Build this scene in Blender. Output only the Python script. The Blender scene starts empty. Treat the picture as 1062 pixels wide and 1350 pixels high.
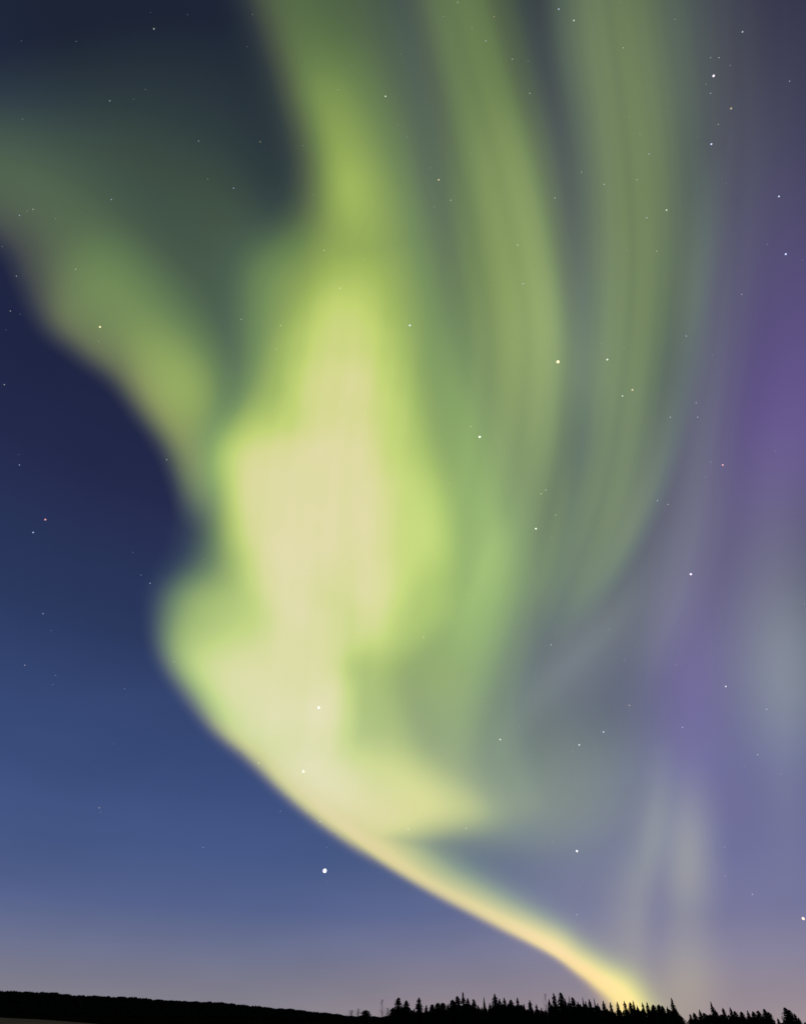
import bpy, bmesh, math, random
import numpy as np
from mathutils import Vector, Matrix
R = math.radians
random.seed(7)
scene = bpy.context.scene
col = scene.collection

# ---------------------------------------------------------------- camera
PITCH, ROLL, F = R(41.8), R(1.0), 750.0            # 20 mm lens on a 36 mm high frame; F in pixels of a 1350 px high picture
CAM = Vector((0, 0, 2.0))
cd = bpy.data.cameras.new('camera'); cd.sensor_fit = 'VERTICAL'; cd.sensor_height = 36; cd.lens = 36*F/1350
cd.clip_start = .1; cd.clip_end = 90000
cam = bpy.data.objects.new('camera', cd); col.objects.link(cam); scene.camera = cam
MROT = Matrix.Rotation(math.pi/2+PITCH, 3, 'X') @ Matrix.Rotation(ROLL, 3, 'Z')
cam.matrix_world = Matrix.Translation(CAM) @ MROT.to_4x4()
MR = np.array(MROT)

def sky_dir(px, py):
    """unit direction from the viewpoint towards a measured spot of the sky"""
    v = np.stack([(np.asarray(px, float)-531)/F, (675-np.asarray(py, float))/F, -np.ones(np.shape(px))], -1)
    v = v @ MR.T
    return v/np.linalg.norm(v, axis=-1, keepdims=True)

# ---------------------------------------------------------------- night sky (world)
def lin(c):
    return tuple(x/255/12.92 if x < 11 else ((x/255+.055)/1.055)**2.4 for x in c)
SKY = [(0, (25, 31, 52)), (200, (28, 35, 60)), (450, (31, 37, 68)), (600, (36, 42, 77)), (800, (43, 57, 96)), (900, (51, 68, 112)), (1000, (57, 76, 123)),
       (1100, (67, 86, 133)), (1180, (83, 97, 141)), (1240, (105, 112, 143)), (1290, (120, 120, 138)), (1336, (135, 130, 139))]
world = bpy.data.worlds.new('World'); scene.world = world; world.use_nodes = True
nt = world.node_tree; nt.nodes.clear()
def N(t, nt=nt, **k):
    n = nt.nodes.new(t)
    for a, b in k.items(): setattr(n, a, b)
    return n
def math_node(op, a, b=None, c=None, nt=nt):
    n = N('ShaderNodeMath', nt, operation=op)
    for i, v in enumerate((a, b, c)):
        if v is None: continue
        if isinstance(v, (int, float)): n.inputs[i].default_value = v
        else: nt.links.new(v, n.inputs[i])
    return n.outputs[0]
tc = N('ShaderNodeTexCoord'); sp = N('ShaderNodeSeparateXYZ'); nt.links.new(tc.outputs['Generated'], sp.inputs[0])
elev = math_node('ARCSINE', sp.outputs[2])
cr = N('ShaderNodeValToRGB'); cr.color_ramp.interpolation = 'EASE' if False else 'LINEAR'
els = [(float(math.asin(sky_dir(60, y)[2]))/1.6, lin(c)) for y, c in SKY]; els.sort()
e = cr.color_ramp.elements
while len(e) > 1: e.remove(e[-1])
e[0].position = max(els[0][0], 0); e[0].color = els[0][1]+(1,)
for p, c in els[1:]:
    q = e.new(p); q.color = c+(1,)
nt.links.new(math_node('DIVIDE', elev, 1.6), cr.inputs[0])
# towards the right the sky turns from blue to grey violet
az = math_node('ARCTAN2', sp.outputs[0], sp.outputs[1])
mr = N('ShaderNodeMapRange', interpolation_type='SMOOTHSTEP'); nt.links.new(az, mr.inputs[0]); mr.inputs[1].default_value = R(-12); mr.inputs[2].default_value = R(6)
mr2 = N('ShaderNodeMapRange', interpolation_type='SMOOTHSTEP'); nt.links.new(elev, mr2.inputs[0]); mr2.inputs[1].default_value = R(3); mr2.inputs[2].default_value = R(22)
mr3 = N('ShaderNodeMapRange', interpolation_type='SMOOTHSTEP'); nt.links.new(elev, mr3.inputs[0]); mr3.inputs[1].default_value = R(30); mr3.inputs[2].default_value = R(50); mr3.inputs[3].default_value = 1; mr3.inputs[4].default_value = 0
fac = math_node('MULTIPLY', math_node('MULTIPLY', mr.outputs[0], mr2.outputs[0]), mr3.outputs[0])
mx = N('ShaderNodeMix', data_type='RGBA', blend_type='MULTIPLY'); nt.links.new(fac, mx.inputs[0]); nt.links.new(cr.outputs[0], mx.inputs[6]); mx.inputs[7].default_value = (.92, .93, .62, 1)
mr4 = N('ShaderNodeMapRange', interpolation_type='SMOOTHSTEP'); nt.links.new(elev, mr4.inputs[0]); mr4.inputs[1].default_value = R(2); mr4.inputs[2].default_value = R(22); mr4.inputs[3].default_value = 1; mr4.inputs[4].default_value = 0
my = N('ShaderNodeMix', data_type='RGBA', blend_type='MULTIPLY'); nt.links.new(math_node('MULTIPLY', mr.outputs[0], mr4.outputs[0]), my.inputs[0]); nt.links.new(mx.outputs[2], my.inputs[6]); my.inputs[7].default_value = (1.28, 1.15, 1.08, 1)
# uneven airglow
an = N('ShaderNodeTexNoise'); an.inputs['Scale'].default_value = 3.5; an.inputs['Detail'].default_value = 4; an.inputs['Roughness'].default_value = .55
avm = N('ShaderNodeVectorMath', operation='MULTIPLY'); nt.links.new(tc.outputs['Generated'], avm.inputs[0]); avm.inputs[1].default_value = (1, 1, 3); nt.links.new(avm.outputs[0], an.inputs['Vector'])
amr = N('ShaderNodeMapRange'); nt.links.new(an.outputs['Fac'], amr.inputs[0]); amr.inputs[1].default_value = .25; amr.inputs[2].default_value = .75; amr.inputs[3].default_value = .93; amr.inputs[4].default_value = 1.07
aml = N('ShaderNodeVectorMath', operation='SCALE'); nt.links.new(my.outputs[2], aml.inputs[0]); nt.links.new(amr.outputs[0], aml.inputs['Scale'])
bg1 = N('ShaderNodeBackground'); nt.links.new(aml.outputs[0], bg1.inputs[0]); bg1.inputs[1].default_value = 1
sk = N('ShaderNodeTexSky', sky_type='NISHITA'); sk.sun_disc = False; sk.sun_elevation = R(-5); sk.sun_rotation = R(-10)
bg2 = N('ShaderNodeBackground'); nt.links.new(sk.outputs[0], bg2.inputs[0]); bg2.inputs[1].default_value = .05
ad = N('ShaderNodeAddShader'); nt.links.new(bg1.outputs[0], ad.inputs[0]); nt.links.new(bg2.outputs[0], ad.inputs[1])
wo = N('ShaderNodeOutputWorld'); nt.links.new(ad.outputs[0], wo.inputs[0])

vs = scene.view_settings; scene.display_settings.display_device = 'sRGB'
vs.view_transform = 'Standard'; vs.look = 'None'; vs.exposure = 0; vs.gamma = 1; vs.use_curve_mapping = False
scene.cycles.transparent_max_bounces = 64
scene.cycles.max_bounces = 4

# ---------------------------------------------------------------- helpers
def tag(o, label=None, cat=None, group=None, kind=None):
    for k, v in (('label', label), ('category', cat), ('group', group), ('kind', kind)):
        if v: o[k] = v
    return o
def link_mesh(name, verts, faces, mat, parent=None, smooth=False):
    me = bpy.data.meshes.new(name); me.from_pydata(verts, [], faces); me.update()
    if mat: me.materials.append(mat)
    if smooth: me.polygons.foreach_set('use_smooth', [True]*len(me.polygons))
    o = bpy.data.objects.new(name, me); col.objects.link(o); o.parent = parent
    return o
def ground_mat(name, c1, c2, scale, rough=.95):
    m = bpy.data.materials.new(name); m.use_nodes = True; t = m.node_tree; b = t.nodes['Principled BSDF']
    g = N('ShaderNodeNewGeometry', t); n = N('ShaderNodeTexNoise', t); n.inputs['Scale'].default_value = scale; n.inputs['Detail'].default_value = 6
    t.links.new(g.outputs['Position'], n.inputs['Vector'])
    r = N('ShaderNodeValToRGB', t); r.color_ramp.elements[0].position = .35; r.color_ramp.elements[1].position = .65
    r.color_ramp.elements[0].color = c1+(1,); r.color_ramp.elements[1].color = c2+(1,)
    t.links.new(n.outputs['Fac'], r.inputs[0]); t.links.new(r.outputs[0], b.inputs['Base Color'])
    b.inputs['Roughness'].default_value = rough; b.inputs['Specular IOR Level'].default_value = 0
    return m
M_GROUND = ground_mat('dark_heath', (.005, .0045, .003), (.011, .009, .006), .03)
M_FIELD = ground_mat('dry_grass_field', (.16, .11, .085), (.26, .18, .14), .02)
M_HILL = ground_mat('hill_soil', (.004, .0035, .003), (.007, .006, .005), .02)
M_NEEDLE = ground_mat('needles', (.010, .014, .008), (.022, .028, .015), .6)
M_WOOD = ground_mat('far_wood', (.006, .008, .005), (.012, .014, .009), .05)
M_BARK = ground_mat('bark', (.03, .022, .016), (.06, .045, .03), 1.5)
# ---- AURORA FIELD (design grid in photo pixels -> directions) ----
GX = np.arange(-440, 1504, 4.0); GY = np.arange(-440, 1388, 4.0)
XX, YY = np.meshgrid(GX, GY)

# the curtains thin out far outside the measured part of the sky
_t = lambda v: np.clip(v, 0, 1)**2*(3-2*np.clip(v, 0, 1))
FADE = _t((XX+430)/330)*_t((1494-XX)/330)*_t((YY+430)/260)

def spline(P, n=24):
    P = np.array(P, float); Q = np.vstack([2*P[0]-P[1], P, 2*P[-1]-P[-2]]); out = []
    for i in range(1, len(Q)-2):
        t = np.linspace(0, 1, n, endpoint=False)[:, None]
        a, b, c, d = Q[i-1], Q[i], Q[i+1], Q[i+2]
        out.append(.5*(2*b + (c-a)*t + (2*a-5*b+4*c-d)*t*t + (3*b-a-3*c+d)*t**3))
    out.append(P[-1:]); return np.vstack(out)

def streaky(u, seed, wl):
    r = np.random.RandomState(seed); o = 0*u
    for k in range(7):
        o = o + np.sin(u*2*math.pi/(wl*r.uniform(.5, 2.2))+r.uniform(0, 6.28))*r.uniform(.5, 1)
    return o/2.6

def ribbon(P, pw=(2, 2), rays=None, signed=False):
    """glow along a path of (x, y, width_left, width_right, amp), walking up the picture"""
    S = spline(P); T = np.gradient(S[:, :2], axis=0); T /= np.linalg.norm(T, axis=1)[:, None] + 1e-9
    best = np.full(XX.shape, 1e18); wl = np.zeros_like(XX); wr = np.zeros_like(XX); am = np.zeros_like(XX); sd = np.zeros_like(XX)
    for s, t in zip(S, T):
        dx = XX-s[0]; dy = YY-s[1]; d = dx*dx+dy*dy; m = d < best
        best[m] = d[m]; wl[m] = s[2]; wr[m] = s[3]; am[m] = s[4]
        sd[m] = (t[0]*dy-t[1]*dx)[m]
    d = np.sqrt(best); k = 1/(1+np.exp(-np.clip(sd/6, -30, 30)))
    if signed: return np.where(sd > 0, d, -d), wl, wr
    gl = np.exp(-(d/np.maximum(wl, 1))**pw[0]); gr = np.exp(-(d/np.maximum(wr, 1))**pw[1])
    g = np.maximum(am, 0)*(gl*(1-k)+gr*k)
    if rays: g = g*(1+rays[0]*streaky(np.where(sd > 0, d, -d), rays[2], rays[1]))
    return g

def blur(A, s):
    s = s/4.0; r = int(3*s)+1; k = np.exp(-.5*(np.arange(-r, r+1)/s)**2); k /= k.sum()
    for ax in (0, 1):
        pad = [(0, 0), (0, 0)]; pad[ax] = (r, r); B = np.pad(A, pad, mode='edge'); o = np.zeros_like(A)
        for i, w in enumerate(k):
            o += w*(B[i:i+A.shape[0]] if ax == 0 else B[:, i:i+A.shape[1]])
        A = o
    return A

def poly(P, s, amp=1.0):
    """soft-edged patch"""
    P = np.array(P, float); ins = np.zeros(XX.shape, bool); j = len(P)-1
    for i in range(len(P)):
        xi, yi = P[i]; xj, yj = P[j]
        if yi != yj:
            c = ((yi > YY) != (yj > YY)) & (XX < (xj-xi)*(YY-yi)/(yj-yi)+xi)
            ins ^= c
        j = i
    return amp*blur(ins.astype(float), s)

def blob(x, y, sx, sy, amp, rot=0):
    a = math.radians(rot); dx = XX-x; dy = YY-y
    u = dx*math.cos(a)+dy*math.sin(a); v = -dx*math.sin(a)+dy*math.cos(a)
    return amp*np.exp(-.5*((u/sx)**2+(v/sy)**2))

def ramp(g, stops):
    xs = [s[0] for s in stops]
    return np.stack([np.interp(g, xs, [s[1][c] for s in stops]) for c in range(3)], -1)

def poly2(P, s, S, amp, ya=520., yb=300.):
    """soft patch whose edge grows softer towards the zenith"""
    w = np.clip((ya-YY)/(ya-yb), 0, 1); w = w*w*(3-2*w)
    return poly(P, s, amp)*(1-w) + poly(P, S, amp)*w
GREEN = [(0, (0, 0, 0)), (.06, (.017, .029, .015)), (.15, (.054, .088, .026)), (.28, (.13, .208, .042)), (.5, (.33, .45, .072)),
         (.7, (.53, .64, .13)), (.85, (.665, .675, .235)), (1.0, (.74, .69, .33)), (1.3, (.81, .72, .43))]
BAND = [(0, (0, 0, 0)), (.06, (.017, .027, .012)), (.15, (.055, .082, .022)), (.28, (.125, .19, .040)), (.4, (.21, .29, .066)), (.5, (.28, .38, .08)), (.8, (.5, .56, .14))]
PALE = [(0, (0, 0, 0)), (.1, (.035, .06, .02)), (.3, (.14, .20, .05)), (.5, (.24, .32, .085)), (.8, (.42, .50, .13)), (1.2, (.6, .65, .2))]
GREY = [(0, (0, 0, 0)), (.3, (.09, .11, .035)), (1, (.32, .345, .07))]
VIOLET = [(0, (0, 0, 0)), (1, (.125, .075, .23))]

def stack(L):
    return sum(poly(P, s, d) for d, s, P in L)

L1 = [(335,-400),(320,-100),(336,0),(354,60),(374,120),(394,190),(404,250),(395,290),(365,312),(330,335),(312,370),(306,420),(306,470),(298,520),(285,545),(262,575),(258,610),
      (262,640),(268,690),(262,720),(235,750),(212,775),(200,800),(197,840),(208,875),(240,922),(285,966),(340,1012),(400,1060),(440,1090),(490,1123),(545,1157),(600,1187),(650,1217),(690,1243),(727,1272),(760,1292),(780,1308),(785,1444),
      (868,1444),(858,1310),(832,1285),(790,1260),(750,1232),(715,1208),(670,1180),(620,1150),(580,1126),(560,1112),(620,1104),(680,1092),(720,1070),(715,1040),(690,1000),(680,950),(690,900),
      (700,840),(710,760),(700,680),(660,560),(620,460),(590,360),(570,260),(560,160),(540,60),(510,-60),(480,-400)]
L2 = [(400,70),(414,130),(420,200),(425,260),(422,310),(405,335),(370,352),(345,385),(330,430),(325,480),(315,525),(295,555),(280,590),(280,620),(288,680),(290,735),(270,762),(235,790),(215,815),(211,850),(222,882),(252,920),(300,968),(350,1010),
      (400,1053),(450,1090),(500,1122),(560,1158),(620,1190),(670,1220),(710,1252),(750,1282),(790,1308),(795,1444),(855,1444),(846,1312),(818,1288),(778,1264),(740,1238),(700,1210),(650,1180),(600,1154),(560,1130),(525,1110),
      (600,1096),(650,1086),(670,1075),(640,1040),(620,1000),(630,940),(650,860),(670,780),(670,720),(645,640),(610,520),(580,430),(560,330),(535,230),(500,150),(470,100),(430,60)]
L3 = [(440,235),(437,300),(432,345),(400,385),(370,430),(350,480),(335,525),(305,560),(288,595),(296,640),(305,700),(312,750),(308,780),(270,797),(235,818),(222,845),(232,880),(268,922),(320,973),(370,1018),(430,1068),(490,1110),(550,1147),
      (610,1179),(660,1207),(700,1237),(740,1268),(780,1295),(800,1320),(802,1444),(848,1444),(838,1318),(808,1292),(772,1270),(735,1246),(700,1219),(650,1189),(600,1162),(555,1137),(525,1117),(505,1098),(540,1095),(600,1090),(650,1080),
      (615,1045),(570,1010),(545,985),(530,950),(515,900),(520,875),(550,850),(592,810),(597,740),(588,650),(562,560),(547,480),(537,400),(522,330),(497,270),(470,235)]
L4 = [(440,350),(438,395),(405,440),(385,490),(370,535),(330,560),(294,588),(297,615),(310,680),(325,740),(335,790),(325,812),(280,832),(248,850),(245,880),(275,917),(330,969),(390,1019),(450,1070),(500,1106),(560,1142),(520,1122),(495,1097),(540,1088),
      (605,1082),(590,1058),(545,1020),(510,990),(472,985),(472,950),(467,900),(462,862),(480,862),(507,860),(528,820),(550,765),(585,720),(575,660),(543,600),(532,520),(517,430),(487,365)]
L5 = [(298,598),(330,580),(405,570),(410,500),(428,490),(470,486),(495,500),(502,560),(517,640),(516,740),(507,820),(490,846),(476,832),(460,795),(438,770),(430,790),(445,860),(455,930),(447,980),(460,1000),(480,1030),(470,1070),(450,1075),
      (430,1050),(380,1005),(330,962),(280,912),(250,878),(290,865),(340,845),(350,820),(340,770),(320,690),(305,640)]
L6 = [(318,625),(400,600),(432,560),(472,550),(490,600),(500,650),(500,800),(485,825),(460,770),(420,760),(415,800),(430,860),(440,930),(425,975),(390,985),(340,940),(285,890),(345,865),(370,830),(360,760),(335,680)]
RIDGE = [(846,1370,30,30,.84),(833,1334,26,30,.87),(815,1308,22,28,.90),(783,1287,16,26,.92),(752,1266,13,26,.90),(729,1250,12,27,.93),(698,1233,13,29,.85),(660,1213,14,32,.76),(620,1192,15,35,.72),(580,1171,15,38,.70),(540,1148,15,42,.74),(492,1116,16,50,.80),(450,1084,17,56,.86),(410,1049,18,56,.84),(370,1010,18,50,.6),(330,970,18,50,.3)]
# where the lower border of the curtain cuts off: x, y, half-width of the cut
EDGE = [(812,1400,14,14,1),(800,1340,13,13,1),(778,1304,10,10,1),(756,1284,8,8,1),(735,1267,7,7,1),(700,1248,7,7,1),(660,1229,7,7,1),(620,1208,7,7,1),(580,1187,7,7,1),(540,1164,7,7,1),(492,1135,8,8,1),(450,1107,8,8,1),(406,1074,9,9,1),(368,1041,10,10,1),(321,996,11,11,1),(274,960,12,12,1),(229,911,13,13,1),(204,872,15,15,1),(193,830,18,18,1),(196,790,24,24,1),(204,755,32,32,1),(220,715,34,34,1),(230,680,30,30,1),(230,640,24,24,1),
        (217,592,24,24,1),(182,544,24,24,1),(147,498,26,26,1),(104,472,30,30,1),(62,444,34,34,1),(38,408,36,36,1),(24,370,36,36,1),(5,330,34,34,1),(-60,290,26,26,1),(-140,250,26,26,1),(-300,180,26,26,1)]
def past_edge(P):
    # let the patches run past the lower border: the cut-off alone shapes it
    ex = [e[0] for e in EDGE[:16]][::-1]; ey = [e[1] for e in EDGE[:16]][::-1]; out = []
    for x, y in P:
        ye = np.interp(x, ex, ey); t = min(max((y-925)/50, 0), 1)*(1 if y < 1112 else max(0, 1-(y-1112)/40)) if 0 < ye-y+14 < 75 and x < 545 else 0
        out.append((x-.62*34*t, y+.78*34*t))
    return out
L1, L2, L3, L4, L5 = (past_edge(P) for P in (L1, L2, L3, L4, L5))
_sd, _w, _ = ribbon(EDGE, signed=True)
CUT = 1/(1+np.exp(-np.clip(_sd/(.45*_w), -30, 30)))
_fw = _w*(1.6+2.2*np.clip((YY-950)/120, 0, 1)*np.clip((1290-YY)/60, 0, 1))
FRINGE = np.exp(-(np.maximum(_sd-.2*_w, 0)/_fw)**2)*(1-np.exp(-.5*(((XX-225)/60)**2+((YY-740)/75)**2)))
LEFT_OF_STREAMER = [(300,560,30,30,.1),(420,330,20,20,.2),(408,280,22,22,.6),(398,220,24,24,.75),(384,160,26,26,.8),(366,100,28,28,.85),(346,40,30,30,.85),(325,-40,30,30,.8),(300,-240,30,30,.8)]
FRINGE2 = .4*ribbon(LEFT_OF_STREAMER, (2, 2))

def smax(a, b, k=.08):
    h = np.clip(.5+.5*(b-a)/k, 0, 1)
    return a*(1-h)+b*h+k*h*(1-h)

def main_curtain():
    g = poly2(L1, 18, 26, .15) + poly2(L2, 17, 40, .15) + poly2(L3, 16, 44, .2) + poly2(L4, 18, 42, .2) + poly2(L5, 18, 30, .13) + poly(L6, 24, .15)
    g = g + ribbon([(478,330,50,60,0),(462,250,40,54,.15),(446,190,38,60,.15),(424,130,38,66,.13),(402,80,38,80,.09),(375,20,40,90,.07),(330,-80,44,90,.04)], (2, 1.6))
    g = g + .03*poly([(450,990),(540,980),(640,1030),(720,1085),(600,1105),(470,1095)], 26)
    g = g + .13*poly([(370,990),(420,1000),(480,1040),(560,1085),(545,1110),(490,1098),(430,1050)], 16)
    g = smax(g, ribbon(RIDGE, (2.2, 1.5)))
    core = [(400,980,90,90,1),(410,880,90,90,1),(420,780,100,100,1),(428,680,110,110,1),(440,580,100,100,1),(455,480,90,90,1),(462,400,70,70,.6),(455,280,60,60,.3),(430,160,60,60,.3),(380,30,60,60,.2)]
    sd, _, _ = ribbon(core, signed=True)
    mott = blur(np.random.RandomState(8).normal(size=XX.shape), 26); mott /= mott.std()
    mott2 = blur(np.random.RandomState(9).normal(size=XX.shape), 12); mott2 /= mott2.std()
    g = g + (.032*streaky(sd, 4, 46)+.028*mott+.012*mott2)*ribbon(core, (4, 4))*np.clip((YY-150)/300, .25, 1)
    g = g + blob(458,690,9,80,-.06) + blob(482,700,12,70,.05) + blob(365,690,14,80,.04) + blob(430,930,22,30,.08) + blob(400,600,40,16,.03) + blob(330,640,12,40,.03)
    g = g + blob(452,425,34,48,.11) + blob(455,510,34,40,.06) + blob(352,345,40,50,.07) + blob(262,785,40,24,.12) + blob(262,690,26,40,.05) + blob(300,715,22,50,.08)
    g = g + blob(545,890,45,48,.07) + blob(610,1108,70,20,.07) + blob(452,250,22,60,.03)
    return g*CUT

def side_arm():
    A = [(-300,100),(0,122),(180,155),(300,235),(355,350),(345,520),(310,640),(278,700),(242,680),(200,605),(155,540),(90,478),(36,435),(15,382),(-30,328),(-300,200)]
    B = [(-300,150),(0,170),(90,225),(190,315),(262,400),(318,480),(305,620),(272,690),(238,660),(206,596),(160,535),(100,470),(50,430),(32,390),(10,330),(-30,280),(-300,215)]
    C = [(80,345),(135,318),(185,350),(240,415),(295,490),(318,560),(300,640),(262,680),(235,645),(205,590),(160,525),(110,470),(66,425)]
    D = [(170,420),(240,455),(290,520),(312,570),(295,625),(264,640),(222,585),(180,510)]
    Wl = 1/(1+np.exp(-np.clip(((XX-130)*.64-(YY-460)*.77-26)/16, -30, 30)))     # softer on the upper side
    low = lambda P, s, S, a: poly(P, s, a)*(1-Wl) + poly(P, S, a)*Wl
    g = low(A, 22, 56, .085) + low(B, 18, 38, .095) + low(C, 17, 30, .145) + low(D, 16, 26, .09)
    g = g + blob(150,240,160,90,.03) + blob(310,340,60,110,.06) + blob(240,120,150,90,.035) + blob(240,510,40,40,.05) - blob(302,592,30,40,.16)
    return g*CUT

def ray_band_near():
    return ribbon([(575,1010,50,60,.03),(605,930,70,70,.06),(635,840,74,80,.18),(662,750,80,80,.26),(685,650,96,72,.31),(702,550,104,58,.38),(708,440,104,50,.43),(692,330,92,52,.40),(668,220,82,58,.365),(640,120,76,64,.295),(612,20,72,72,.265),(580,-100,64,76,.22),(550,-230,70,80,.20)], (2.2, 2.4), (.05, 38, 3)) \
        + ribbon([(600,880,18,26,0),(622,810,18,24,.05),(648,730,14,22,.06),(664,670,12,20,0)]) + ribbon([(690,830,12,16,0),(712,760,14,16,.04),(735,680,12,16,.04),(750,600,12,14,0)]) \
        + blob(600,470,60,190,.10) + blob(575,760,60,120,.05) + blob(590,1000,80,70,.06)

def ray_band_far():
    return ribbon([(730,850,30,26,.03),(765,770,46,30,.16),(800,680,54,40,.25),(822,590,60,44,.28),(834,500,74,46,.31),(842,420,74,52,.31),(846,340,75,58,.30),(842,250,73,66,.285),(832,150,74,74,.275),(818,40,80,80,.26),(805,-80,76,86,.22),(795,-230,76,86,.20)], (3.2, 2.0), (.05, 36, 9)) \
        + ribbon([(762,825,16,14,0),(788,780,18,16,.05),(815,735,18,17,.09),(846,672,19,19,.10),(871,610,20,20,.095),(890,540,22,22,.09),(904,470,24,26,.09),(915,390,26,22,.10),(926,290,30,30,.06),(935,190,30,40,0)])

def veil():
    return blob(640,960,150,120,.05) + blob(730,740,130,140,.16) + blob(745,1045,150,80,.06) + blob(765,380,60,230,.10) + blob(745,60,50,240,.14) + blob(540,80,50,180,.10) + blob(585,300,50,150,.10) \
        + ribbon([(820,1040,40,40,0),(850,900,30,26,.05),(890,790,40,30,.18),(918,680,40,34,.22),(934,570,40,34,.20),(948,450,44,40,.17),(955,330,50,50,.14),(958,200,50,60,.12),(955,50,50,60,.09),(950,-100,50,60,.06)], (2, 2), (.08, 30, 5)) \
        + ribbon([(640,1010,20,20,0),(700,930,26,24,.10),(760,860,24,22,.10),(820,800,20,20,.04),(860,740,20,20,0)]) + ribbon([(740,920,40,40,.04),(800,830,46,44,.12),(850,720,46,44,.14),(886,600,44,40,.13),(912,500,40,40,.10),(935,380,40,40,.06),(950,260,40,40,0)]) + blob(960,1200,170,80,.08) + blob(760,1180,80,60,.13) + blob(895,90,45,160,.17) + blob(770,430,36,120,.14) + blob(760,220,40,120,.05) + blob(790,840,80,70,.16) + blob(960,230,70,150,.02) + blob(1045,120,60,150,.05) + blob(1050,330,50,140,.045)

def rays():
    """separate faint patches, each with what tells it apart"""
    return [(blob(735,1040,110,64,.34) + blob(700,1080,60,30,.08) + blob(650,930,90,70,.12), 'soft grey green aurora patch right of the pale wedge, over the dark triangle of sky'),
            (ribbon([(826,1330,40,30,.16),(838,1190,40,24,.27),(856,1110,26,20,.27),(866,1040,22,20,.14),(874,960,22,22,0)], (1.6, 2)), 'tall slanting faint aurora ray rising right of the arc foot'),
            (blob(905,1130,26,60,.34) + ribbon([(900,1330,40,40,.06),(903,1230,34,34,.08),(906,1130,28,28,.1),(910,1000,24,24,0)]), 'short pale aurora ray, brighter one beside the tall slanting ray'),
            (blob(905,1290,34,40,.25), 'dim aurora patch low over the treeline under the short ray'),
            (blob(1034,885,50,76,.28) + blob(1030,820,70,150,.20) + ribbon([(1040,1150,40,40,.04),(1036,1000,44,44,.12),(1030,860,50,50,.1),(1015,700,50,50,.06),(1005,560,40,40,0)], (1.7, 1.7)), 'pale round aurora patch at the right edge, in the violet sky')]

def violet():
    return blob(1080,490,85,150,.53) + blob(905,900,44,120,.42) + blob(975,720,75,150,.42) + blob(770,1190,70,60,.10) + blob(1000,1130,170,170,.36) + blob(1080,50,110,220,.16) + blob(1000,360,60,140,.15) + blob(1040,580,60,80,.26) + blob(980,1050,170,100,.24) + blob(910,900,40,90,.12) + blob(745,880,60,60,.15)
WARM = [(0, (0, 0, 0)), (.06, (.028, .022, .014)), (.15, (.085, .075, .030)), (.28, (.18, .165, .05)), (.5, (.40, .385, .085)), (.7, (.62, .575, .14)), (1.0, (.75, .65, .27)), (1.3, (.80, .70, .37))]
VEIL = [(0, (0, 0, 0)), (1, (.27, .31, .25))]
# ---------------------------------------------------------------- aurora: shells of glowing gas high above the horizon
def glow_mat(name, stops, strength=1.0):
    m = bpy.data.materials.new(name); m.use_nodes = True; t = m.node_tree; t.nodes.clear()
    a = N('ShaderNodeAttribute', t, attribute_name='glow')
    gmax = stops[-1][0]
    r = N('ShaderNodeValToRGB', t); el = r.color_ramp.elements
    while len(el) > 1: el.remove(el[-1])
    el[0].position = 0; el[0].color = tuple(stops[0][1])+(1,)
    for s, c in stops[1:]:
        q = el.new(s/gmax); q.color = tuple(c)+(1,)
    t.links.new(math_node('DIVIDE', a.outputs['Fac'], gmax, nt=t), r.inputs[0])
    # a warm fringe along the lower border
    w = N('ShaderNodeValToRGB', t); el = w.color_ramp.elements
    while len(el) > 1: el.remove(el[-1])
    el[0].position = 0; el[0].color = (0, 0, 0, 1)
    for s_, c in WARM[1:]:
        q = el.new(s_/WARM[-1][0]); q.color = tuple(c)+(1,)
    t.links.new(math_node('DIVIDE', a.outputs['Fac'], WARM[-1][0], nt=t), w.inputs[0])
    fa = N('ShaderNodeAttribute', t, attribute_name='fringe')
    fm = N('ShaderNodeMix', t, data_type='RGBA'); t.links.new(fa.outputs['Fac'], fm.inputs[0]); t.links.new(r.outputs[0], fm.inputs[6]); t.links.new(w.outputs[0], fm.inputs[7])
    # low in the sky the long path through the air reddens the light
    g = N('ShaderNodeNewGeometry', t); nv = N('ShaderNodeVectorMath', t, operation='NORMALIZE'); t.links.new(g.outputs['Position'], nv.inputs[0])
    s = N('ShaderNodeSeparateXYZ', t); t.links.new(nv.outputs[0], s.inputs[0])
    mp = N('ShaderNodeMapRange', t); t.links.new(s.outputs[2], mp.inputs[0])
    mp.inputs[1].default_value = 0; mp.inputs[2].default_value = math.sin(R(16)); mp.inputs[3].default_value = 1; mp.inputs[4].default_value = 0
    mx = N('ShaderNodeMix', t, data_type='RGBA', blend_type='MULTIPLY'); t.links.new(mp.outputs[0], mx.inputs[0]); t.links.new(fm.outputs[2], mx.inputs[6]); mx.inputs[7].default_value = (1.10, .78, .14, 1)
    em = N('ShaderNodeEmission', t); t.links.new(mx.outputs[2], em.inputs[0]); em.inputs[1].default_value = strength*.5     # front and back of the shell add up
    tr = N('ShaderNodeBsdfTransparent', t); ad = N('ShaderNodeAddShader', t); t.links.new(em.outputs[0], ad.inputs[0]); t.links.new(tr.outputs[0], ad.inputs[1])
    out = N('ShaderNodeOutputMaterial', t); t.links.new(ad.outputs[0], out.inputs[0])
    m.cycles.emission_sampling = 'NONE'
    return m

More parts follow.
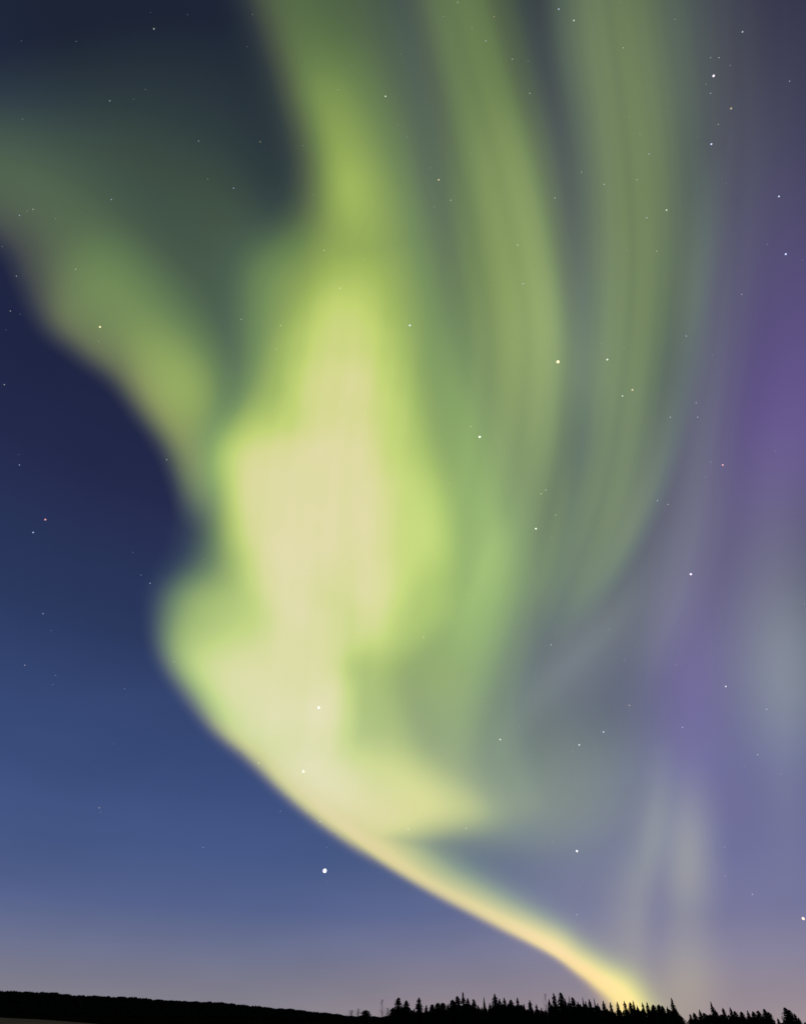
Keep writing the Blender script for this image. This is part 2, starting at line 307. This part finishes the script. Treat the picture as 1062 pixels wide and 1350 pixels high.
DIRS = sky_dir(XX, YY)
def aurora(name, g, mat, dist, label, group=None, thr=.012, fringe=None):
    g = np.maximum(g*FADE-thr, 0)*(1+thr); ny, nx = g.shape
    on = g > 0
    f = on[:-1, :-1] | on[1:, :-1] | on[:-1, 1:] | on[1:, 1:]
    el = np.arcsin(DIRS[..., 2]); rad = dist*(1+.9*np.exp(-np.maximum(el, 0)/.3))
    iy, ix = np.nonzero(f); a = iy*nx+ix
    quads = np.stack([a, a+1, a+nx+1, a+nx], -1)
    used = np.unique(quads); remap = np.full(nx*ny, -1); remap[used] = np.arange(len(used)); q = remap[quads]; n = len(used)
    P = (DIRS*rad[..., None]).reshape(-1, 3)[used]; G = g.reshape(-1)[used]
    c = P.mean(0); P0 = P-c; P1 = P*1.02-c
    # rim faces close the shell
    ed = np.concatenate([q[:, [0, 1]], q[:, [1, 2]], q[:, [2, 3]], q[:, [3, 0]]]); key = np.sort(ed, 1); key = key[:, 0]*n+key[:, 1]
    u, idx, cnt = np.unique(key, return_index=True, return_counts=True); rim = ed[idx[cnt == 1]]
    faces = np.concatenate([q, q[:, ::-1]+n, np.stack([rim[:, 1], rim[:, 0], rim[:, 0]+n, rim[:, 1]+n], -1)])
    me = bpy.data.meshes.new(name); V = np.concatenate([P0, P1])
    me.vertices.add(len(V)); me.vertices.foreach_set('co', V.astype(np.float32).ravel())
    me.loops.add(faces.size); me.loops.foreach_set('vertex_index', faces.astype(np.int32).ravel())
    me.polygons.add(len(faces)); me.polygons.foreach_set('loop_start', np.arange(0, faces.size, 4, dtype=np.int32))
    me.update(calc_edges=True); me.validate()
    at = me.attributes.new('glow', 'FLOAT', 'POINT'); at.data.foreach_set('value', np.concatenate([G, G]).astype(np.float32))
    if fringe is not None:
        H = fringe.reshape(-1)[used]; at = me.attributes.new('fringe', 'FLOAT', 'POINT'); at.data.foreach_set('value', np.concatenate([H, H]).astype(np.float32))
    me.materials.append(mat)
    o = bpy.data.objects.new(name, me); col.objects.link(o); o.location = Vector(c)+CAM
    tag(o, label, 'aurora', group)
    return o
M_GREEN, M_BAND, M_PALE, M_GREY, M_VEIL, M_VIOLET = (glow_mat(n, s) for n, s in (('green_glow', GREEN), ('band_glow', BAND), ('pale_green_glow', PALE), ('grey_green_glow', GREY), ('veil_glow', VEIL), ('violet_glow', VIOLET)))
aurora('aurora_curtain', main_curtain(), M_GREEN, 10000, 'brightest yellow green aurora curtain rising from the treeline through a pale core to the zenith', fringe=np.clip(FRINGE*(.55+.45*np.clip((YY-900)/100, 0, 1))+FRINGE2+blob(565,1050,90,50,.8)+blob(560,930,70,50,.25), 0, 1))
aurora('aurora_curtain', side_arm(), M_GREEN, 10400, 'dim olive green aurora arm spreading from the bright core to the left edge', thr=.02, fringe=.55*FRINGE)
aurora('aurora_band', ray_band_near(), M_BAND, 10800, 'smooth green aurora band next to the bright core, left of the narrow dark gap', 'aurora bands reaching the zenith', thr=.02)
aurora('aurora_band', ray_band_far(), M_PALE, 11200, 'paler grey green aurora band right of the narrow dark gap', 'aurora bands reaching the zenith', thr=.02)
for i, (g, lab) in enumerate(rays()):
    aurora('aurora_ray', g, M_VEIL if 'round' in lab else M_GREY, 11500+i*260, lab, 'faint separate aurora rays at the right', thr=.02)
aurora('aurora_veil', veil(), M_VEIL, 12600, 'diffuse grey green aurora veil filling the sky behind the bands', thr=.015)
aurora('aurora_glow', violet(), M_VIOLET, 13000, 'violet aurora glow along the right edge of the sky', thr=.015)
# ---------------------------------------------------------------- stars
STAR_COL = {'w': (1, .97, .95), 'o': (1, .72, .45), 'b': (.62, .72, 1), 'r': (1, .45, .40), 'g': (.82, .95, .85), 'y': (1, .88, .55), 'm': (1, .82, 1)}
star_mats = {}
def star_mat(c, k):
    if (c, k) not in star_mats:
        m = bpy.data.materials.new('starlight'); m.use_nodes = True; t = m.node_tree; t.nodes.clear()
        e = N('ShaderNodeEmission', t); e.inputs[0].default_value = STAR_COL[c]+(1,); e.inputs[1].default_value = k*.5
        o = N('ShaderNodeOutputMaterial', t); tr = N('ShaderNodeBsdfTransparent', t); ad = N('ShaderNodeAddShader', t); t.links.new(e.outputs[0], ad.inputs[0]); t.links.new(tr.outputs[0], ad.inputs[1]); t.links.new(ad.outputs[0], o.inputs[0]); m.cycles.emission_sampling = 'NONE'; star_mats[(c, k)] = m
    return star_mats[(c, k)]
star_meshes = {}
def star_mesh(c, k):
    if (c, k) not in star_meshes:
        bm = bmesh.new(); bmesh.ops.create_icosphere(bm, subdivisions=2, radius=1); me = bpy.data.meshes.new('star'); bm.to_mesh(me); bm.free()
        me.materials.append(star_mat(c, k)); star_meshes[(c, k)] = me
    return star_meshes[(c, k)]
DSTAR = 9500.0
def star(px, py, rpx, c, k, label, cat='star', name='star', group='stars of the night sky'):
    d = Vector(sky_dir(px, py)); o = bpy.data.objects.new(name, star_mesh(c, k)); col.objects.link(o)
    fwd = max(d.dot(MROT @ Vector((0, 0, -1))), .2)
    o.location = CAM+d*DSTAR; s = .78*rpx/F*DSTAR*fwd**1.5; o.scale = (s, s, s)
    tag(o, label, cat, group)
star(428, 1148, 3.4, 'w', 1.6, 'brightest white point of light, below the aurora arc above the left hill', 'planet', 'planet', None)
BRIGHT = [(735, 477, 2.6, 'o', 1.3, 'bright orange white star on the green band edge, beside the dark gap'), (940, 100, 2.1, 'm', 1.2, 'bright pinkish white star high in the upper right corner'),
 (632, 576, 1.8, 'w', 1.1, 'white star in the green band right of the pale core'), (910, 757, 1.9, 'm', 1.1, 'white star alone on the violet sky at right'),
 (760, 1122, 1.9, 'w', 1.0, 'white star in the grey sky above the lower arc'), (1058, 1211, 2.6, 'o', 1.2, 'warm white star low at the right edge above the trees'),
 (937, 190, 1.6, 'b', 1.0, 'small blue star below the bright pinkish white one'), (1035, 335, 1.7, 'b', 1.0, 'small blue star near the right edge at the top of the violet glow'),
 (1026, 259, 1.5, 'b', .9, 'small blue star near the right edge, upper of two'), (963, 143, 1.7, 'o', .5, 'small orange star in the upper right corner'),
 (706, 697, 1.5, 'w', 1.0, 'small white star near the lower end of the green band'), (132, 431, 1.7, 'y', .9, 'yellowish star on the left aurora arm'),
 (60, 685, 1.6, 'r', .8, 'small red star in the dark blue sky at left'), (44, 702, 1.4, 'b', .55, 'small blue star next to the red one at left'),
 (420, 933, 1.9, 'w', 1.3, 'white star inside the pale lower core'), (400, 1017, 1.7, 'w', 1.2, 'faint white star in the bright arc under the core'),
 (952, 613, 1.5, 'r', .8, 'small orange red star on the violet sky at right'), (833, 514, 1.5, 'o', .7, 'orange star of a close pair in the paler band'),
 (820, 522, 1.3, 'g', .6, 'pale star of a close pair in the paler band'), (800, 474, 1.5, 'w', .8, 'small white star right of the bright orange white one')]
for b in BRIGHT: star(*b)
FAINT = [(578,237),(508,127),(540,429),(978,42),(756,27),(736,12),(603,3),(839,237),(852,287),(878,277),(763,982),(795,965),(659,975),(726,850),(829,930),(956,905),(1010,935),(899,959),
 (558,840),(203,38),(145,133),(343,187),(44,276),(26,284),(22,364),(100,355),(57,809),(33,877),(131,1065),(198,769),(220,606),(6,507),(26,613),(620,562),(719,646),(713,651),(732,679),(682,323),
 (689,374),(821,63),(675,78),(640,54),(651,22),(698,123),(904,443),(977,388),(883,550),(919,550),(917,531),(880,665),(866,660),(760,1206),(991,1179),(538,1093),(614,1092),(422,1083),(341,1006),
 (936,76),(947,76),(936,123),(946,164),(1040,107),(855,203),(766,227),(731,261),(796,243),(865,331),(594,264),(308,248),(262,186),(427,330),(448,380),(318,421),(370,429),(147,263),(14,410),(998,995)]
rs = random.Random(21)
MORE = [(rs.uniform(0, 1062), rs.uniform(0, 1) ** 1.3*1180) for _ in range(90)]
B3 = {(578,237):.8,(508,127):.7,(763,982):.75,(795,965):.75,(659,975):.7,(956,905):.75,(203,38):.45,(878,277):.7,(978,42):.6,(540,429):1.2,(756,27):.7,(736,12):.6}
for x, y in MORE: star(x, y, .8, 'wgb'[int(x) % 3], rs.uniform(.08, .22), 'faint tiny star speck in the night sky')
for i, p in enumerate(FAINT):
    k = B3.get(p, (.28, .36, .45)[i % 3]); star(p[0], p[1], 1.3 if p in B3 else 1.0, 'wgb'[i % 3] if i % 7 else 'o', k, 'faint tiny star speck in the night sky')
# ---------------------------------------------------------------- land
def at(px, py, dist):
    """the spot `dist` metres away (along the ground) in the direction of a measured point"""
    d = sky_dir(px, py); h = math.hypot(d[0], d[1]); return float(d[0]/h*dist), float(d[1]/h*dist), float(CAM.z+d[2]/h*dist)
# ground: one sheet to the horizon, gently uneven
gv = [(0, 0, 0)]; gf = []; rings = [20, 60, 120, 200, 300, 420, 600, 900, 1500, 3000, 6000, 14000, 40000]; NS = 96
for r_ in rings:
    for k in range(NS):
        a = 2*math.pi*k/NS; z = 0 if r_ < 150 else .25*math.sin(a*9+r_*.01)*min(r_/600, 1)-.25
        gv.append((r_*math.sin(a), r_*math.cos(a), z))
for k in range(NS): gf.append((0, 1+(k+1) % NS, 1+k))
for i in range(len(rings)-1):
    for k in range(NS):
        a = 1+i*NS+k; b = 1+i*NS+(k+1) % NS; gf.append((a, b, b+NS, a+NS))
tag(link_mesh('ground', gv, gf, M_GROUND, smooth=True), kind='structure')
# pale dry field on the left, its far side running in towards the right
fld = [(-1.00, 90), (-.90, 700), (-.60, 690), (-.515, 650), (-.487, 600), (-.47, 480), (-.44, 380), (-.41, 300), (-.37, 225), (-.34, 170), (-.30, 120), (-.2, 80)]
pts = [(d*math.sin(a), d*math.cos(a)) for a, d in fld]; cx = sum(p[0] for p in pts)/len(pts); cy = sum(p[1] for p in pts)/len(pts)
fv = [(cx, cy, .35)]+[(x, y, .32+.05*math.sin(i*2.1)) for i, (x, y) in enumerate(pts)]+[(cx+(x-cx)*1.03, cy+(y-cy)*1.03, -.5) for x, y in pts]; n_ = len(pts)
ff = [(0, 1+(i+1) % n_, 1+i) for i in range(n_)]+[(1+i, 1+(i+1) % n_, 1+n_+(i+1) % n_, 1+n_+i) for i in range(n_)]
tag(link_mesh('field', fv, ff, M_FIELD), kind='structure')

# the long wooded hill on the left
RIDGE_PX = [(-420, 1302), (-250, 1298), (-120, 1300), (0, 1306), (60, 1309), (100, 1311), (150, 1314), (200, 1317), (250, 1319.5), (290, 1322), (350, 1327), (390, 1331), (430, 1335.5), (460, 1338.5), (520, 1341), (620, 1343)]
RA = []
for x, y in RIDGE_PX:
    d = sky_dir(x, y); h = math.hypot(d[0], d[1]); RA.append((math.atan2(d[0], d[1]), d[2]/h))
RA.sort(); ra = [p[0] for p in RA]; rt = [p[1] for p in RA]
def hill_z(a, r_):
    top = 2400*np.interp(a, ra, rt)+CAM.z-7.5
    s = (r_-1150)/1250 if r_ < 2400 else (4200-r_)/1800
    s = max(min(s, 1), 0); s = s*s*(3-2*s)
    return top*s*(1+.02*math.sin(a*60+r_*.004))-.6*(1-s)
hv, hf = [], []; AS = np.linspace(ra[0], ra[-1], 160); DS = [1100, 1250, 1450, 1700, 1950, 2200, 2400, 2600, 3000, 3600, 4250]
for a in AS:
    for r_ in DS: hv.append((r_*math.sin(a), r_*math.cos(a), hill_z(a, r_)))
m_ = len(DS)
for i in range(len(AS)-1):
    for j in range(m_-1): hf.append((i*m_+j, i*m_+j+1, (i+1)*m_+j+1, (i+1)*m_+j))
tag(link_mesh('hill', hv, hf, M_HILL, smooth=True), kind='structure')
# the wood on it reads as one mass
rw = random.Random(3); wv, wf = [], []
def wood_tree(x, y, z, h, w, dead=False):
    b = len(wv); k = 6
    for lev, (f_, rr) in enumerate(((.0, .75), (.3, 1.0), (.62, .6))):
        for i in range(k):
            t = 2*math.pi*(i+.5*lev)/k+rw.random()*.4; q = w*rr*(.75+.5*rw.random())
            wv.append((x+q*math.cos(t), y+q*math.sin(t), z-1+(h+1)*(f_+.06*rw.random())))
    wv.append((x, y, z+h))
    for lev in range(2):
        for i in range(k): wf.append((b+lev*k+i, b+lev*k+(i+1) % k, b+(lev+1)*k+(i+1) % k, b+(lev+1)*k+i))
    for i in range(k): wf.append((b+2*k+i, b+2*k+(i+1) % k, b+3*k))
for _ in range(7500):
    a = rw.uniform(ra[0], ra[-1]); r_ = rw.choice((rw.uniform(1250, 2600), rw.gauss(2380, 90)))
    if a > math.radians(-6) and r_ < 1900: continue
    wood_tree(r_*math.sin(a), r_*math.cos(a), hill_z(a, r_), rw.uniform(4.5, 8.2)*(1+.16*math.sin(a*90)*math.sin(a*37+1)+.10*math.sin(a*410)), rw.uniform(3.0, 5.2))
tag(link_mesh('forest', wv, wf, M_WOOD), kind='stuff')

# ---------------------------------------------------------------- trees
def tube(V, Fc, pts, k=6):
    b = len(V)
    for x, y, z, r_ in pts:
        for i in range(k):
            t = 2*math.pi*i/k; V.append((x+r_*math.cos(t), y+r_*math.sin(t), z))
    for j in range(len(pts)-1):
        for i in range(k): Fc.append((b+j*k+i, b+j*k+(i+1) % k, b+(j+1)*k+(i+1) % k, b+(j+1)*k+i))
def crown_mesh(rd, shape, mat):
    """needle clumps on drooping boughs; unit height, unit half-width"""
    V, Fc = [], []
    tiers = 26
    for i in range(tiers):
        z = .06+.93*i/(tiers-1)
        r_ = shape(z)
        nb = 6+int(7*r_)
        for k in range(nb):
            if rd.random() < .10: continue
            t = 2*math.pi*(k+rd.random())/nb; L = r_*rd.uniform(.62, 1.12); dr = rd.uniform(.01, .05)*(1-.6*z)
            ct, st = math.cos(t), math.sin(t); wd = .16*L+.05
            segs = 3
            for s in range(segs):
                f0, f1 = s/segs, (s+1.15)/segs
                for side in (-1, 1):
                    b = len(V); jit = rd.uniform(.7, 1.3)
                    ang = t+side*.55
                    x0, y0, z0 = L*f0*ct, L*f0*st, z-dr*f0*1.4
                    x1, y1, z1 = L*f1*ct, L*f1*st, z-dr*f1*1.6
                    xs, ys = x0+wd*jit*math.cos(ang)*1.2, y0+wd*jit*math.sin(ang)*1.2
                    V += [(x0, y0, z0+.012), (xs, ys, z0-.03*jit), (x1, y1, z1), (x0, y0, z0-.028*jit)]
                    Fc += [(b, b+1, b+2), (b+1, b+3, b+2)]
    b = len(V); V += [(.03, 0, .93), (-.02, .03, .93), (-.02, -.03, .93), (0, 0, 1.0)]; Fc += [(b, b+1, b+3), (b+1, b+2, b+3), (b+2, b, b+3)]
    me = bpy.data.meshes.new('crown'); me.from_pydata(V, [], Fc); me.update(); me.materials.append(mat); return me
def trunk_mesh(rd):
    V, Fc = [], []
    tube(V, Fc, [(0, 0, -.06, .10), (.01, 0, .2, .075), (0, .01, .55, .05), (0, 0, .93, .014)])
    me = bpy.data.meshes.new('trunk'); me.from_pydata(V, [], Fc); me.update(); me.materials.append(M_BARK); return me
rd = random.Random(11)
CONE = lambda z: (1-z)**.62*(1+.10*math.sin(z*31))+.015
SPIRE = lambda z: (1-z)**.95*(1+.14*math.sin(z*27))+.02
BLUNT = lambda z: min(1, (1-z)**.4*1.1)*(.75+.25*min(1, z*4))+.01
ROUND = lambda z: math.sqrt(max(0, 1-((z-.55)/.47)**2))*.95+.04
KINDS = {}
for kn, sh in (('cone', CONE), ('spire', SPIRE), ('blunt', BLUNT), ('round', ROUND)):
    KINDS[kn] = [(crown_mesh(rd, sh, M_NEEDLE), trunk_mesh(rd)) for _ in range(3)]
count = 0
def tree(px, py, hw, kind, label, dist, group='trees of the black treeline', sink=0.0):
    """tip at a measured point of the skyline, hw = half-width of the crown in the same pixels"""
    global count; count += 1
    x, y, ztop = at(px, py, dist); h = ztop
    fwd = max(Vector(sky_dir(px, py)).dot(MROT @ Vector((0, 0, -1))), .2); w = hw/F*dist*fwd*1.0
    cm, tm = KINDS[kind][count % 3]
    root = bpy.data.objects.new('round_tree' if kind == 'round' else 'spruce_tree', None); col.objects.link(root); root.location = (x, y, -.2); root.empty_display_size = 1
    root.rotation_euler.z = (count*2.4) % 6.28
    root.scale = (w, w, h+.2)
    for nm, me in (('crown', cm), ('trunk', tm)):
        o = bpy.data.objects.new(nm, me); col.objects.link(o); o.parent = root
    tag(root, label, 'tree', group)
    return root
def bare_tree(px, py, dist, label, seed, spread=.16):
    rb = random.Random(seed); x, y, h = at(px, py, dist)
    root = bpy.data.objects.new('bare_tree', None); col.objects.link(root); root.location = (x, y, -.2); tag(root, label, 'tree', 'leafless trees of the treeline')
    V, Fc = [], []; tube(V, Fc, [(0, 0, -.2, .13), (.05, 0, h*.4, .09), (0, .05, h*.75, .055), (0, 0, h, .02)])
    link_mesh('trunk', V, Fc, M_BARK, root)
    V, Fc = [], []
    for i in range(46):
        z = h*rb.uniform(.2, .96); t = rb.uniform(0, 6.28); L = h*spread*(1.15-z/h)*rb.uniform(.6, 1.3)+.3
        ex, ey, ez = L*math.cos(t), L*math.sin(t), z+L*rb.uniform(.8, 1.7); ez = min(ez, h*1.0)
        tube(V, Fc, [(0, 0, z, .035), (ex*.55, ey*.55, z+(ez-z)*.5, .026), (ex, ey, ez, .012)], 4)
        for q in range(3):
            f_ = rb.uniform(.4, 1); sx, sy, sz = ex*f_, ey*f_, z+(ez-z)*f_; u = t+rb.uniform(-1, 1); l2 = L*.45
            tube(V, Fc, [(sx, sy, sz, .02), (sx+l2*math.cos(u), sy+l2*math.sin(u), min(sz+l2, h), .010)], 3)
    link_mesh('branches', V, Fc, M_BARK, root)
PLAIN = 'dark spruce of middling height in the unbroken black treeline'
SKYLINE = [(482, 1331.6, 6, 'round', 'low round bush-like tree standing apart left of the dense treeline'),
 (525, 1315, 7, 'blunt', 'blunt topped dark tree at the left end of the dense treeline'), (535.5, 1318.6, 6, 'blunt', 'lower blunt dark tree right of the treeline\'s left end tree'), (552, 1314.6, 8, 'cone', 'neat conical spruce near the left end of the treeline'),
 (561.7, 1324.6, 5, 'cone'), (569.5, 1324, 4, 'round'), (576.8, 1321.8, 5, 'round'), (583.3, 1321.8, 5, 'round'), (590, 1323, 5, 'cone'),
 (596, 1317.5, 7, 'blunt'), (602.5, 1313, 7, 'blunt', 'full crowned dark tree leaning against the tallest spruce'), (609.7, 1307.3, 8, 'spire', 'tallest dark spruce in the left half of the treeline'), (616, 1315, 6, 'cone'), (624, 1316.7, 5, 'blunt'), (630, 1325, 5, 'cone'),
 (637.4, 1313.7, 4.5, 'spire', 'narrow lone spire between the tallest spruce and the cone to its right'), (645, 1322, 5, 'cone'), (651.6, 1309.5, 8, 'cone', 'tall spruce right of the narrow lone spire'), (658, 1316, 6, 'cone'), (664, 1314.5, 5.5, 'cone'), (673, 1317.6, 6, 'blunt'), (681.4, 1314.5, 5, 'cone'), (689.7, 1322.8, 5, 'cone'),
 (697.6, 1318, 6, 'cone'), (706.3, 1323.5, 4.5, 'cone'), (713, 1328, 4, 'cone'), (723, 1316.6, 5, 'cone'), (729, 1308.7, 6.5, 'cone', 'left one of the two tall twin spruces in the treeline'), (738.4, 1308.3, 7, 'blunt', 'right one of the two tall twin spruces in the treeline'), (744, 1316, 5, 'cone'),
 (749.2, 1312.5, 3.5, 'spire'), (754, 1314.5, 6, 'blunt'), (761, 1319.7, 5, 'cone'), (767, 1313.5, 3.5, 'spire'), (771, 1319, 4, 'cone'), (776, 1316.6, 5.5, 'cone'), (782.3, 1315.6, 3.5, 'spire'), (787, 1322, 4, 'cone'),
 (794.3, 1318.7, 5.5, 'cone', 'left one of the small spruces standing before the glowing foot of the aurora'), (803.7, 1320.8, 4.5, 'cone'), (812.6, 1320, 4.5, 'cone'), (821.9, 1318.9, 5, 'cone'), (829.6, 1320.8, 4.5, 'blunt'), (833.5, 1318.7, 4, 'cone'), (839, 1325, 4, 'cone'), (845.7, 1321, 4, 'cone'), (851.8, 1320.8, 5, 'cone'),
 (859.9, 1324, 6, 'blunt'), (867.2, 1324, 6, 'blunt'), (872, 1325.5, 5, 'blunt'), (878.5, 1326.4, 4.5, 'cone'), (884, 1315, 8, 'spire', 'tall pointed spruce at the left of the gap in the treeline'), (890, 1331, 7, 'cone'), (896, 1339, 6, 'blunt'),
 (908.5, 1336, 4, 'cone', 'small spruce at the right of the gap in the treeline'), (914, 1335, 5, 'blunt'), (921, 1330.6, 4.5, 'cone'), (927, 1335, 5, 'blunt'), (935.8, 1320, 7, 'spire', 'pointed spruce sticking out of the low trees right of the gap'), (942, 1331, 6, 'cone'), (951.8, 1328.5, 3.5, 'blunt'), (961.2, 1327.5, 5, 'cone'),
 (967.5, 1332.5, 5, 'blunt'), (975.9, 1333.3, 5, 'blunt'), (984.2, 1331.7, 4.5, 'cone'), (991.5, 1333, 5, 'blunt'), (998, 1332, 5, 'blunt'), (1006.2, 1330, 6, 'blunt'), (1011.5, 1334, 6, 'blunt'), (1024, 1342, 4, 'cone'),
 (1033.4, 1328, 7, 'blunt', 'broad blunt tree standing alone near the right edge'), (1038.5, 1331, 6, 'blunt'), (1046, 1335.8, 5, 'cone'), (1051.5, 1341, 4, 'cone'), (1060, 1347, 5, 'cone')]
rt_ = random.Random(5)
for i, s in enumerate(SKYLINE):
    tree(s[0], s[1], s[2]*1.35, s[3], s[4] if len(s) > 4 else PLAIN, 400+rt_.uniform(-25, 25))
ENV = [(505, 1340), (512, 1334), (520, 1324), (545, 1327), (560, 1329), (590, 1327), (600, 1320), (620, 1321), (630, 1327), (645, 1324), (660, 1320), (680, 1322), (705, 1329), (714, 1331), (722, 1324), (740, 1318), (780, 1323), (800, 1328), (840, 1329), (870, 1328), (884, 1330), (893, 1343), (903, 1356),
       (909, 1342), (935, 1336), (950, 1336), (1005, 1337), (1014, 1345), (1020, 1356), (1026, 1350), (1035, 1340), (1048, 1345), (1058, 1354), (1110, 1346), (1200, 1350)]
ex_, ey_ = [p[0] for p in ENV], [p[1] for p in ENV]
FILL = 'low dark spruce half hidden among the taller trees of the black treeline'
x = 509.0
while x < 1190:
    y = float(np.interp(x, ex_, ey_))+rt_.uniform(.5, 6)
    if y < 1352: tree(x, y, rt_.uniform(7, 10), rt_.choice(('cone', 'blunt', 'cone')), FILL, 430+rt_.uniform(-15, 60), 'low spruces filling the treeline')
    x += rt_.uniform(2.6, 4.6)
bare_tree(503.7, 1317, 400, 'tall thin leafless tree just left of the dense treeline', 1)
bare_tree(472, 1329, 410, 'small faint leafless tree, second from the left of the row', 2, .25)
bare_tree(463, 1331, 405, 'smallest leafless tree at the left end of the row', 3, .3)
bare_tree(717.7, 1309.4, 400, 'thin leafless tree beside the two tall twin spruces', 4)
bare_tree(511, 1328, 402, 'short leafless tree touching the dense treeline\'s left end', 5, .25)
print('trees', count, 'stars', len(FAINT)+len(BRIGHT)+1)
